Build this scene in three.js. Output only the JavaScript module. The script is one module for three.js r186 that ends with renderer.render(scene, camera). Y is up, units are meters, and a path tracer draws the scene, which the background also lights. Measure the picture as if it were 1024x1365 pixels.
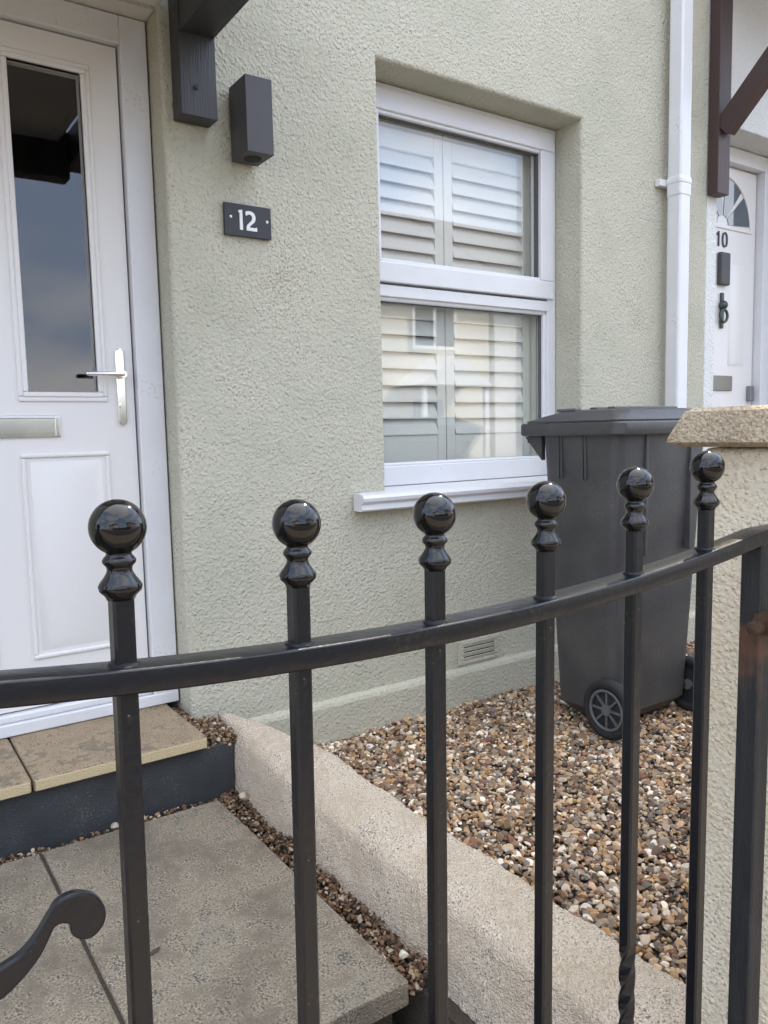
import * as THREE from 'three';
import { RoundedBoxGeometry } from 'three/addons/geometries/RoundedBoxGeometry.js';
import { mergeGeometries, toCreasedNormals } from 'three/addons/utils/BufferGeometryUtils.js';
import { FontLoader } from 'three/addons/loaders/FontLoader.js';
import { TextGeometry } from 'three/addons/geometries/TextGeometry.js';

// ------------------------------------------------------------------ camera, sky, sun, exposure
// x runs along the facade, y is up, z comes out of the facade (z = 0) towards the street
const scene = new THREE.Scene();
const camera = new THREE.PerspectiveCamera(66.07, 768 / 1024, 0.05, 400);
camera.rotation.order = 'YXZ';
camera.position.set(0, 1.089, 2.47);
camera.rotation.set(THREE.MathUtils.degToRad(-5.845), THREE.MathUtils.degToRad(-34.265), THREE.MathUtils.degToRad(-1.274));
const renderer = new THREE.WebGLRenderer({ antialias: true });
renderer.setSize(768, 1024);
renderer.toneMapping = THREE.LinearToneMapping;
renderer.toneMappingExposure = 3.1;
renderer.shadowMap.enabled = true;
const sunDir = new THREE.Vector3(0.60, 0.74, -0.2815).normalize();
// a bright hazy sky: thin broken cloud over pale blue, whiter towards the sun and the horizon
{
  const W = 1024, H = 512, d = new Float32Array(W * H * 4), h3 = (x, y, z) => { const q = Math.sin(x * 127.1 + y * 311.7 + z * 74.7) * 43758.5453; return q - Math.floor(q); };
  const vn = (x, y, z) => { const X = Math.floor(x), Y = Math.floor(y), Z = Math.floor(z), f = (t) => t * t * (3 - 2 * t), u = f(x - X), v = f(y - Y), w = f(z - Z), L = (a, b, t) => a + (b - a) * t; return L(L(L(h3(X, Y, Z), h3(X + 1, Y, Z), u), L(h3(X, Y + 1, Z), h3(X + 1, Y + 1, Z), u), v), L(L(h3(X, Y, Z + 1), h3(X + 1, Y, Z + 1), u), L(h3(X, Y + 1, Z + 1), h3(X + 1, Y + 1, Z + 1), u), v), w); };
  for (let j = 0; j < H; j++) for (let i = 0; i < W; i++) {
    const el = ((j + 0.5) / H - 0.5) * Math.PI, az = ((i + 0.5) / W - 0.5) * 2 * Math.PI, y = Math.sin(el), x = Math.cos(el) * Math.cos(az), z = Math.cos(el) * Math.sin(az), o = (j * W + i) * 4;
    const t = Math.pow(Math.max(y, 0), 0.5), k = 1 / (Math.max(y, 0) + 0.25), c = Math.max(0, x * sunDir.x + y * sunDir.y + z * sunDir.z);
    let n = 0, am = 0.5, fr = 1.6; for (let q = 0; q < 5; q++) { n += am * vn(x * k * fr + 7, y * 2 * fr, z * k * fr + 3); am *= 0.5; fr *= 2.1; }
    const cl = Math.min(1, Math.max(0, (n - 0.425) / 0.22)) * (y > 0 ? 1 : 0), glow = 0.55 * Math.pow(c, 6) + 0.25 * c * c;
    const blue = [0.62 - 0.36 * t, 0.70 - 0.29 * t, 0.84 - 0.12 * t], white = [1.02, 1.01, 1.0];
    for (let q = 0; q < 3; q++) d[o + q] = (blue[q] + (white[q] - blue[q]) * cl * 0.85) * (1 + glow);
    d[o + 3] = 1;
  }
  const sky = new THREE.DataTexture(d, W, H, THREE.RGBAFormat, THREE.FloatType); sky.mapping = THREE.EquirectangularReflectionMapping; sky.magFilter = THREE.LinearFilter; sky.needsUpdate = true;
  scene.background = sky; scene.environment = sky;
}
const sun = new THREE.DirectionalLight(0xfff0d8, 4.2);
sun.position.copy(sunDir).multiplyScalar(40);
sun.castShadow = true;
sun.shadow.mapSize.set(4096, 4096);
Object.assign(sun.shadow.camera, { left: -30, right: 30, top: 30, bottom: -30, near: 1, far: 120 });
scene.add(sun, sun.target);

// ------------------------------------------------------------------ helpers
function rng(seed) { let s = seed >>> 0; return () => { s = (s + 0x6D2B79F5) | 0; let t = Math.imul(s ^ (s >>> 15), 1 | s); t = (t + Math.imul(t ^ (t >>> 7), 61 | t)) ^ t; return ((t ^ (t >>> 14)) >>> 0) / 4294967296; }; }
const rnd = rng(11);
const R = (a, b) => a + (b - a) * rnd();
const used = {};
function numbered(n) { const k = used[n] = (used[n] ?? -1) + 1; return k ? `${n}_${String(k).padStart(3, '0')}` : n; }
const clamp = THREE.MathUtils.clamp, lerp = THREE.MathUtils.lerp, smooth = THREE.MathUtils.smoothstep;

// periodic gradient noise
const PT = new Uint8Array(512); { const r = rng(5), p = [...Array(256).keys()]; for (let i = 255; i > 0; i--) { const j = Math.floor(r() * (i + 1));[p[i], p[j]] = [p[j], p[i]]; } for (let i = 0; i < 512; i++) PT[i] = p[i & 255]; }
const GX = new Float32Array(256), GY = new Float32Array(256); for (let i = 0; i < 256; i++) { GX[i] = Math.cos(i * 2.399963); GY[i] = Math.sin(i * 2.399963); }
function pn(x, y, per, seed = 0) {
  const xi = Math.floor(x), yi = Math.floor(y), fx = x - xi, fy = y - yi;
  const x0 = ((xi % per) + per) % per, x1 = (x0 + 1) % per, y0 = ((yi % per) + per) % per, y1 = (y0 + 1) % per;
  const h = (a, b) => PT[(PT[(a + seed * 17) & 255] + b + (a >> 8) * 71 + (b >> 8) * 37) & 255];
  const u = fx * fx * fx * (fx * (fx * 6 - 15) + 10), v = fy * fy * fy * (fy * (fy * 6 - 15) + 10);
  const a = h(x0, y0), b = h(x1, y0), c = h(x0, y1), d = h(x1, y1);
  const na = GX[a] * fx + GY[a] * fy, nb = GX[b] * (fx - 1) + GY[b] * fy, nc = GX[c] * fx + GY[c] * (fy - 1), nd = GX[d] * (fx - 1) + GY[d] * (fy - 1);
  return 1.5 * lerp(lerp(na, nb, u), lerp(nc, nd, u), v);
}
function fbm(u, v, per, oct, seed = 0) { let s = 0, a = 0.5; for (let i = 0; i < oct; i++) { s += a * pn(u * per, v * per, per, seed + i); a *= 0.5; per *= 2; } return s; }
function texture(n, fn, srgb, reps = 1) {
  const d = new Uint8Array(n * n * 4);
  for (let j = 0; j < n; j++) for (let i = 0; i < n; i++) {
    const c = fn((i + 0.5) / n, (j + 0.5) / n), o = (j * n + i) * 4;
    if (typeof c === 'number') { const q = clamp(c, 0, 1) * 255; d[o] = d[o + 1] = d[o + 2] = q; } else for (let k = 0; k < 3; k++) d[o + k] = clamp(c[k], 0, 255);
    d[o + 3] = 255;
  }
  const t = new THREE.DataTexture(d, n, n);
  t.wrapS = t.wrapT = THREE.RepeatWrapping; t.magFilter = THREE.LinearFilter; t.minFilter = THREE.LinearMipmapLinearFilter; t.generateMipmaps = true;
  if (srgb) t.colorSpace = THREE.SRGBColorSpace;
  t.repeat.set(reps, reps); t.needsUpdate = true;
  return t;
}
const mix3 = (a, b, t) => { t = clamp(t, 0, 1); return [a[0] + (b[0] - a[0]) * t, a[1] + (b[1] - a[1]) * t, a[2] + (b[2] - a[2]) * t]; };

// uv in metres, by the way each face points
function metric(g) {
  const q = g.index ? g.toNonIndexed() : g.clone(), p = q.attributes.position, n = q.attributes.normal, uv = new Float32Array(p.count * 2);
  const a = new THREE.Vector3(), b = new THREE.Vector3(), c = new THREE.Vector3();
  for (let i = 0; i < p.count; i += 3) {
    a.fromBufferAttribute(p, i); b.fromBufferAttribute(p, i + 1); c.fromBufferAttribute(p, i + 2);
    const f = b.clone().sub(a).cross(c.clone().sub(a)); const ax = Math.abs(f.x), ay = Math.abs(f.y), az = Math.abs(f.z);
    [a, b, c].forEach((v, k) => { const o = (i + k) * 2; if (ay >= ax && ay >= az) { uv[o] = v.x; uv[o + 1] = v.z; } else if (ax >= az) { uv[o] = v.z; uv[o + 1] = v.y; } else { uv[o] = v.x; uv[o + 1] = v.y; } });
  }
  for (const k of Object.keys(q.attributes)) if (!['position', 'normal'].includes(k)) q.deleteAttribute(k);
  q.setAttribute('uv', new THREE.BufferAttribute(uv, 2));
  return q;
}
function bx(x0, x1, y0, y1, z0, z1, r = 0) {
  const w = x1 - x0, h = y1 - y0, d = z1 - z0, g = r ? new RoundedBoxGeometry(w, h, d, 2, Math.min(r, w / 2.01, h / 2.01, d / 2.01)) : new THREE.BoxGeometry(w, h, d);
  g.translate((x0 + x1) / 2, (y0 + y1) / 2, (z0 + z1) / 2); return metric(g);
}
function lathe(pts, seg = 32) { return new THREE.LatheGeometry(pts.map(p => new THREE.Vector2(p[0], p[1])), seg); }
function prism(pts, depth, bevel = 0) {
  const s = new THREE.Shape(pts.map(p => new THREE.Vector2(p[0], p[1])));
  return new THREE.ExtrudeGeometry(s, bevel ? { depth: depth - 2 * bevel, bevelEnabled: true, bevelThickness: bevel, bevelSize: bevel, bevelOffset: -bevel, bevelSegments: 2, curveSegments: 12 } : { depth, bevelEnabled: false, curveSegments: 12 }).translate(0, 0, bevel);
}
function merge(list) { return list.length === 1 ? list[0] : mergeGeometries(list.map(g => { const q = g.index ? g.toNonIndexed() : g.clone(); for (const k of Object.keys(q.attributes)) if (!['position', 'normal', 'uv'].includes(k)) q.deleteAttribute(k); return q; })); }
function mesh(name, geos, mat, parent) {
  const m = new THREE.Mesh(merge(Array.isArray(geos) ? geos : [geos]), mat);
  m.name = numbered(name); m.castShadow = m.receiveShadow = true; (parent ?? scene).add(m); return m;
}
function group(name, parent, pos = [0, 0, 0]) { const g = new THREE.Group(); g.name = numbered(name); g.position.set(...pos); (parent ?? scene).add(g); return g; }
function tag(o, label, category, grp) { o.userData.label = label; o.userData.category = category; if (grp) o.userData.group = grp; return o; }
function structure(o, label) { o.userData.kind = 'structure'; if (label) o.userData.label = label; return o; }
// rings of points skinned into one surface; each ring is an array of [x, y, z]
function skin(rings, capA, capB, crease = 0.6) {
  const n = rings[0].length, pos = [], uv = [], idx = [];
  rings.forEach((r, j) => r.concat([r[0]]).forEach((p, i) => { pos.push(...p); uv.push(i / n, j / (rings.length - 1)); }));
  for (let j = 0; j < rings.length - 1; j++) for (let i = 0; i < n; i++) { const a = j * (n + 1) + i, b = a + 1, c = a + n + 1, d = c + 1; idx.push(a, b, d, a, d, c); }
  const cap = (r, flip) => { const c0 = pos.length / 3, m = [0, 1, 2].map(k => r.reduce((s, p) => s + p[k], 0) / n); pos.push(...m); uv.push(0.5, 0.5); r.forEach(p => { pos.push(...p); uv.push(0.5, 0.5); }); for (let i = 0; i < n; i++) { const a = c0 + 1 + i, b = c0 + 1 + (i + 1) % n; flip ? idx.push(c0, b, a) : idx.push(c0, a, b); } };
  if (capA) cap(rings[0], true); if (capB) cap(rings[rings.length - 1], false);
  const g = new THREE.BufferGeometry(); g.setAttribute('position', new THREE.Float32BufferAttribute(pos, 3)); g.setAttribute('uv', new THREE.Float32BufferAttribute(uv, 2)); g.setIndex(idx); g.computeVertexNormals();
  return toCreasedNormals(g, crease);
}
const std = (o) => new THREE.MeshStandardMaterial(o);
const phy = (o) => new THREE.MeshPhysicalMaterial(o);
const lin = (r, g, b) => new THREE.Color().setRGB(r, g, b);

// ------------------------------------------------------------------ materials
const roughBump = (() => {                            // thrown render: overlapping gritty lumps 6 to 18 mm across, tile 1.5 m
  const n = 2048, h = new Float32Array(n * n), r = rng(77);
  for (let k = 0; k < 26000; k++) {
    const cx = r() * n, cy = r() * n, a = 4.5 + 8.5 * r() * r(), st = 0.85 + 0.35 * r(), th = 0.7 + 0.9 * (r() - 0.5), co = Math.cos(th), si = Math.sin(th), top = 0.15 + 0.85 * r() * r(), m = Math.ceil(a * 1.5);
    for (let y = -m; y <= m; y++) for (let x = -m; x <= m; x++) {
      const u = (x * co + y * si) / (a * st), v = (-x * si + y * co) / (a / st), d = u * u + v * v; if (d >= 1) continue;
      const o = ((Math.floor(cy + y) + n) % n) * n + (Math.floor(cx + x) + n) % n, q = top * (1 - d); if (q > h[o]) h[o] = q;
    }
  }
  return texture(n, (u, v) => 0.05 + 0.5 * h[Math.floor(v * n) * n + Math.floor(u * n)] + 0.16 * pn(u * 120, v * 120, 120, 8) + 0.07 * pn(u * 420, v * 420, 420, 9) + 0.22 * (0.5 + fbm(u, v, 12, 3, 12)), false, 1 / 1.5);
})();
const fineBump = roughBump.clone(); fineBump.repeat.set(1.25, 1.25); fineBump.needsUpdate = true;
const wallColor = texture(1024, (u, v) => {
  const big = fbm(u, v, 5, 4, 40), fine = pn(u * 160, v * 160, 160, 44), sp = pn(u * 260, v * 260, 260, 46);
  let c = mix3([182, 180, 162], [196, 192, 175], 0.5 + big * 1.3);
  c = mix3(c, [178, 175, 158], 0.3 * smooth(fine, 0.1, 0.7));
  c = mix3(c, [138, 133, 114], 0.55 * smooth(sp + 1.1 * big, 0.45, 0.9));
  return c;
}, true, 1 / 1.9);
const creamColor = texture(1024, (u, v) => {
  const big = fbm(u, v, 6, 4, 60), sp = pn(u * 230, v * 230, 230, 61), g = pn(u * 120, v * 120, 120, 63);
  let c = mix3([220, 205, 178], [236, 226, 206], 0.5 + big + 0.35 * g);
  c = mix3(c, [140, 120, 92], 0.6 * smooth(sp + 0.6 * big, 0.42, 0.8));
  return c;
}, true, 1 / 0.9);
const kerbColor = texture(1024, (u, v) => {
  const big = fbm(u, v, 5, 4, 70), mid = fbm(u, v, 30, 3, 74), sp = pn(u * 150, v * 150, 150, 76), sp2 = pn(u * 300, v * 300, 300, 77);
  let c = mix3([206, 188, 164], [231, 216, 197], 0.5 + big + 0.6 * mid);
  c = mix3(c, [168, 144, 114], 0.6 * smooth(sp * 0.9 + mid * 0.7 + big * 0.5, 0.2, 0.8));
  c = mix3(c, [104, 92, 80], 0.7 * smooth(sp2 * 0.8 + sp * 0.5 + big * 0.9 + mid * 0.6, 0.5, 0.95));
  return c;
}, true, 1 / 0.8);
const concreteColor = texture(1024, (u, v) => {
  const big = fbm(u, v, 4, 4, 80), mid = fbm(u, v, 20, 3, 83), sp = pn(u * 170, v * 170, 170, 85), sp2 = pn(u * 330, v * 330, 330, 87);
  let c = mix3([114, 104, 90], [154, 142, 122], 0.5 + 0.9 * big + 0.9 * mid);
  c = mix3(c, [62, 58, 53], (0.45 + 0.6 * mid) * smooth(sp + 0.8 * mid, 0.12, 0.6));
  c = mix3(c, [205, 194, 176], 0.7 * smooth(sp2 - 0.4 * sp + 0.5 * big + 0.3 * mid, 0.3, 0.8));
  c = mix3(c, [70, 68, 64], 0.3 * smooth(big + 0.6 * mid, 0.15, 0.6));
  return c;
}, true, 1 / 0.9);
const speckBump = texture(1024, (u, v) => 0.5 + 0.35 * pn(u * 150, v * 150, 150, 91) + 0.3 * pn(u * 300, v * 300, 300, 92) + 0.3 * fbm(u, v, 20, 2, 94), false, 1 / 0.7);
const stoneColor = texture(512, (u, v) => {
  const big = fbm(u, v, 5, 4, 100), sp = pn(u * 120, v * 120, 120, 101), mid = fbm(u, v, 24, 2, 103);
  let c = mix3([142, 124, 101], [176, 156, 127], 0.5 + big + 0.5 * mid);
  c = mix3(c, [84, 74, 62], 0.75 * smooth(sp + 0.8 * mid, 0.15, 0.7)); c = mix3(c, [96, 86, 74], 0.5 * smooth(big + 0.5 * mid, 0.0, 0.35));
  return c;
}, true, 1 / 0.6);
const copingColor = texture(512, (u, v) => {
  const sp = pn(u * 60, v * 60, 60, 110), sp2 = pn(u * 128, v * 128, 128, 112), big = fbm(u, v, 4, 3, 113);
  let c = mix3([152, 136, 114], [178, 163, 140], 0.5 + big + 0.6 * sp);
  c = mix3(c, [200, 188, 168], 0.6 * smooth(sp2, 0.2, 0.7)); c = mix3(c, [118, 100, 80], 0.5 * smooth(-sp2 - 0.3 * sp, 0.3, 0.7));
  return c;
}, true, 1 / 0.4);
const paintBump = texture(512, (u, v) => 0.5 + 0.5 * fbm(u, v, 24, 4, 120), false, 1 / 0.25);
const grimeColor = texture(512, (u, v) => { const b = fbm(u, v, 4, 5, 130), s = pn(u * 90, v * 90, 90, 133); const t = 214 + 8 * b; return mix3([t + 4, t + 4, t + 6], [170, 165, 152], 0.5 * smooth(b + 0.4 * s, 0.42, 0.8)); }, true, 1 / 0.9);
const binColor = texture(512, (u, v) => { const b = fbm(u, v, 4, 5, 140), s = pn(u * 70, v * 260, 260, 143), d = pn(u * 200, v * 200, 200, 145); let c = mix3([62, 62, 64], [78, 77, 76], 0.5 + b * 1.2 + 0.2 * s); return mix3(c, [132, 126, 114], 0.6 * smooth(d + 0.5 * b, 0.62, 0.85)); }, true, 1 / 0.8);
const ironColor = texture(1024, (u, v) => { const b = fbm(u, v, 6, 4, 170), m = pn(u * 120, v * 120, 120, 172), s = pn(u * 210, v * 210, 210, 174), q = pn(u * 17, v * 17, 17, 175); let c = mix3([10, 14, 23], [19, 20, 23], 0.5 + b + 0.3 * m); c = mix3(c, [58, 48, 40], 0.5 * smooth(m + 1.2 * b + 0.5 * q, 0.75, 1.2)); return mix3(c, [150, 148, 142], 0.8 * smooth(s + 0.35 * q, 0.9, 1.0)); }, true, 1 / 0.5);
const woodBump = texture(512, (u, v) => 0.5 + 0.4 * fbm(u * 1, v * 1, 6, 3, 150) + 0.4 * pn(u * 120, v * 6, 240, 152), false, 1 / 0.5);
const slateRiser = texture(512, (u, v) => { const b = fbm(u, v, 5, 5, 160), s = pn(u * 110, v * 110, 110, 161); let c = mix3([44, 47, 50], [58, 61, 63], 0.5 + b); return mix3(c, [120, 112, 98], 0.55 * smooth(s + 0.8 * b, 0.55, 0.9)); }, true, 1 / 0.7);

const M = {
  render: std({ map: wallColor, bumpMap: roughBump, bumpScale: 0.0075, roughness: 0.95 }),
  plinth: std({ map: wallColor, bumpMap: roughBump, bumpScale: 0.006, roughness: 0.95 }),
  whiteRender: std({ color: lin(0.72, 0.72, 0.70), bumpMap: roughBump, bumpScale: 0.008, roughness: 0.95 }),
  cream: std({ map: creamColor, bumpMap: fineBump, bumpScale: 0.0045, roughness: 0.95 }),
  kerb: std({ map: kerbColor, bumpMap: speckBump, bumpScale: 0.008, roughness: 0.95 }),
  concrete: std({ map: concreteColor, bumpMap: speckBump, bumpScale: 0.004, roughness: 0.92 }),
  stone: std({ map: stoneColor, bumpMap: speckBump, bumpScale: 0.002, roughness: 0.9 }),
  stoneFace: std({ color: lin(0.50, 0.40, 0.24), bumpMap: speckBump, bumpScale: 0.002, roughness: 0.9 }),
  coping: std({ map: copingColor, bumpMap: speckBump, bumpScale: 0.0025, roughness: 0.95 }),
  riser: std({ map: slateRiser, bumpMap: speckBump, bumpScale: 0.002, roughness: 0.6 }),
  upvc: phy({ map: grimeColor, roughness: 0.32, clearcoat: 0.25, clearcoatRoughness: 0.2, bumpMap: paintBump, bumpScale: 0.0002 }),
  door: phy({ color: lin(0.75, 0.73, 0.71), roughness: 0.38, clearcoat: 0.3, clearcoatRoughness: 0.25, bumpMap: woodBump, bumpScale: 0.0003 }),
  shutter: std({ color: lin(0.62, 0.63, 0.57), roughness: 0.5 }),
  soffit: std({ color: lin(0.70, 0.67, 0.62), roughness: 0.6, bumpMap: woodBump, bumpScale: 0.0006 }),
  gasket: std({ color: lin(0.09, 0.09, 0.09), roughness: 0.7 }),
  glass: phy({ color: 0xffffff, transmission: 1, thickness: 0, roughness: 0.0, ior: 1.52 }),
  chrome: phy({ color: lin(0.8, 0.79, 0.77), metalness: 1, roughness: 0.12 }),
  iron: phy({ map: ironColor, roughness: 0.3, bumpMap: paintBump, bumpScale: 0.0005 }),
  ironBall: phy({ color: lin(0.006, 0.006, 0.0065), roughness: 0.07 }),
  charcoal: std({ color: lin(0.065, 0.064, 0.068), roughness: 0.55, bumpMap: paintBump, bumpScale: 0.0003 }),
  blackWood: std({ color: lin(0.045, 0.046, 0.048), roughness: 0.5, bumpMap: woodBump, bumpScale: 0.0012 }),
  brownWood: std({ color: lin(0.06, 0.035, 0.032), roughness: 0.55, bumpMap: woodBump, bumpScale: 0.0012 }),
  slate: std({ color: lin(0.045, 0.047, 0.053), roughness: 0.7, bumpMap: paintBump, bumpScale: 0.001 }),
  white: std({ color: lin(0.82, 0.82, 0.80), roughness: 0.5 }),
  rust: std({ color: lin(0.16, 0.085, 0.05), roughness: 0.95, bumpMap: speckBump, bumpScale: 0.004 }),
  bin: std({ map: binColor, roughness: 0.45, bumpMap: paintBump, bumpScale: 0.0008 }),
  rubber: std({ color: lin(0.02, 0.02, 0.021), roughness: 0.8 }),
  greyPlastic: std({ color: lin(0.12, 0.125, 0.13), roughness: 0.5 }),
  dark: std({ color: lin(0.03, 0.03, 0.032), roughness: 0.9 }),
  room: std({ color: lin(0.45, 0.43, 0.40), roughness: 0.9 }),
  soil: std({ color: lin(0.07, 0.055, 0.04), roughness: 1, bumpMap: speckBump, bumpScale: 0.006 }),
  asphalt: std({ color: lin(0.055, 0.055, 0.057), roughness: 0.9, bumpMap: speckBump, bumpScale: 0.004 }),
  roofTile: std({ color: lin(0.10, 0.085, 0.08), roughness: 0.85, bumpMap: speckBump, bumpScale: 0.006 }),
  creamHouse: std({ color: lin(0.76, 0.70, 0.57), roughness: 0.95, bumpMap: roughBump, bumpScale: 0.006 }),
  whiteHouse: std({ color: lin(0.80, 0.79, 0.75), roughness: 0.95, bumpMap: roughBump, bumpScale: 0.006 }),
  brickHouse: std({ color: lin(0.33, 0.17, 0.11), roughness: 0.95, bumpMap: speckBump, bumpScale: 0.006 }),
};

// ------------------------------------------------------------------ the ground and the street
const GROUND = -0.19;
const front = structure(mesh('pavement', bx(-30, 32, GROUND - 0.3, GROUND, 2.1, 4.2), M.concrete), 'concrete pavement in front of the garden gate');
structure(mesh('road', bx(-60, 60, GROUND - 0.4, GROUND - 0.12, 4.2, 10), M.asphalt), 'grey asphalt road running along the street');
structure(mesh('far_pavement', bx(-60, 60, GROUND - 0.3, GROUND, 10, 12), M.concrete), 'concrete pavement across the road');
structure(mesh('terrain', bx(-150, 150, -1.2, GROUND - 0.42, -150, 150), M.soil), 'ground under the whole street');
structure(mesh('front_ground', bx(-6, 4, GROUND - 0.25, GROUND - 0.004, 1.0, 2.1), M.soil), 'dark soil just inside the gate');
structure(mesh('gravel_ground', bx(0.9, 12, -0.5, -0.062, 0.02, 2.1), M.soil), 'earth beneath the gravel bed');

// path of concrete slabs
const path = structure(group('path'), 'weathered concrete slab path up to the front step');
function slab(x0, x1, z0, z1, u) {
  const g = bx(x0, x1, -0.055, 0, z0, z1, 0.006); const uv = g.attributes.uv; for (let i = 0; i < uv.count; i++) uv.setXY(i, uv.getX(i) + u, uv.getY(i) + u * 1.7);
  mesh('slab', g, M.concrete, path);
}
slab(0.354, 0.85, 0.305, 1.275, 0.0); slab(-0.146, 0.346, 0.305, 1.275, 0.37); slab(-0.646, -0.154, 0.305, 1.275, 0.73);
mesh('path_bed', bx(-0.7, 0.83, GROUND - 0.1, -0.057, 0.24, 1.24), M.soil, path);
mesh('joint_soil', bx(0.3455, 0.3545, -0.05, -0.007, 0.31, 1.27), M.soil, path);

// door step: riser and stone treads
const step = tag(group('door_step'), 'stone slab doorstep with dark slate blue riser below white door', 'step');
mesh('riser', [bx(-0.9, 0.843, -0.15, 0.144, -0.14, 0.236, 0.004), bx(0.80, 0.935, -0.15, 0.139, 0.19, 0.2355, 0.004)], M.riser, step);
for (const [a, b] of [[0.352, 0.842], [-0.143, 0.347], [-0.64, -0.148]]) {
  const t = mesh('tread', bx(a, b, 0.146, 0.184, -0.13, 0.2605, 0.007), M.stone, step);
  mesh('tread_edge', bx(a + 0.004, b - 0.004, 0.1495, 0.1785, 0.2575, 0.2625, 0.002), M.stoneFace, t);
}

// ------------------------------------------------------------------ number 12
const house = tag(group('terraced_house'), 'sage green roughcast terraced house with white front door and shuttered window', 'house');
{
  const s = new THREE.Shape([[-6, -0.4], [-0.105, -0.4], [-0.105, 2.39], [0.89, 2.39], [0.89, -0.4], [3.71, -0.4], [3.71, 5.3], [-6, 5.3]].map(p => new THREE.Vector2(...p)));
  const h = new THREE.Path([[1.695, 0.85], [1.695, 2.432], [2.78, 2.432], [2.78, 0.85]].map(p => new THREE.Vector2(...p))); s.holes.push(h);
  const r = 0.014;
  const g = new THREE.ExtrudeGeometry(s, { depth: 0.3 - 2 * r, bevelEnabled: true, bevelThickness: r, bevelSize: r, bevelOffset: -r, bevelSegments: 4 }).translate(0, 0, -0.3 + r);
  mesh('wall', metric(g), M.render, house);
  // plinth with a sloped ledge
  const pl = prism([[0, -0.3], [0.030, -0.3], [0.026, 0.082], [0.020, 0.094], [0, 0.104]], 2.80, 0).rotateY(-Math.PI / 2).translate(3.705, 0, 0);
  pl.scale(1, 1, 1); mesh('plinth', metric(pl), M.plinth, house);
  const rf = prism([[-0.35, 5.22], [-0.35, 5.36], [4.2, 8.0], [8.6, 5.36], [8.6, 5.22]], 9.7).rotateY(Math.PI / 2).translate(-6, 0, 0);
  mesh('roof', metric(rf), M.roofTile, house);
  mesh('rear_wall', bx(-6, 3.7, -0.4, 5.2, -8.3, -8.0), M.render, house);
  // room behind the window
  mesh('room', [bx(0.95, 3.6, 0.0, 0.08, -3.4, -0.31), bx(0.95, 3.6, 2.6, 2.7, -3.4, -0.31), bx(0.95, 1.05, 0.08, 2.6, -3.4, -0.31), bx(3.5, 3.6, 0.08, 2.6, -3.4, -0.31), bx(1.05, 3.5, 0.08, 2.6, -3.4, -3.3)], M.room, house);
  mesh('hallway', [bx(-0.2, 0.94, 0.05, 0.15, -3.2, -0.31), bx(-0.2, 0.94, 2.5, 2.6, -3.2, -0.31), bx(-0.3, -0.2, 0.05, 2.6, -3.2, -0.31), bx(0.92, 0.945, 0.15, 2.5, -3.2, -0.31), bx(-0.2, 0.92, 0.15, 2.5, -3.2, -3.1)], M.dark, house);
}
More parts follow.
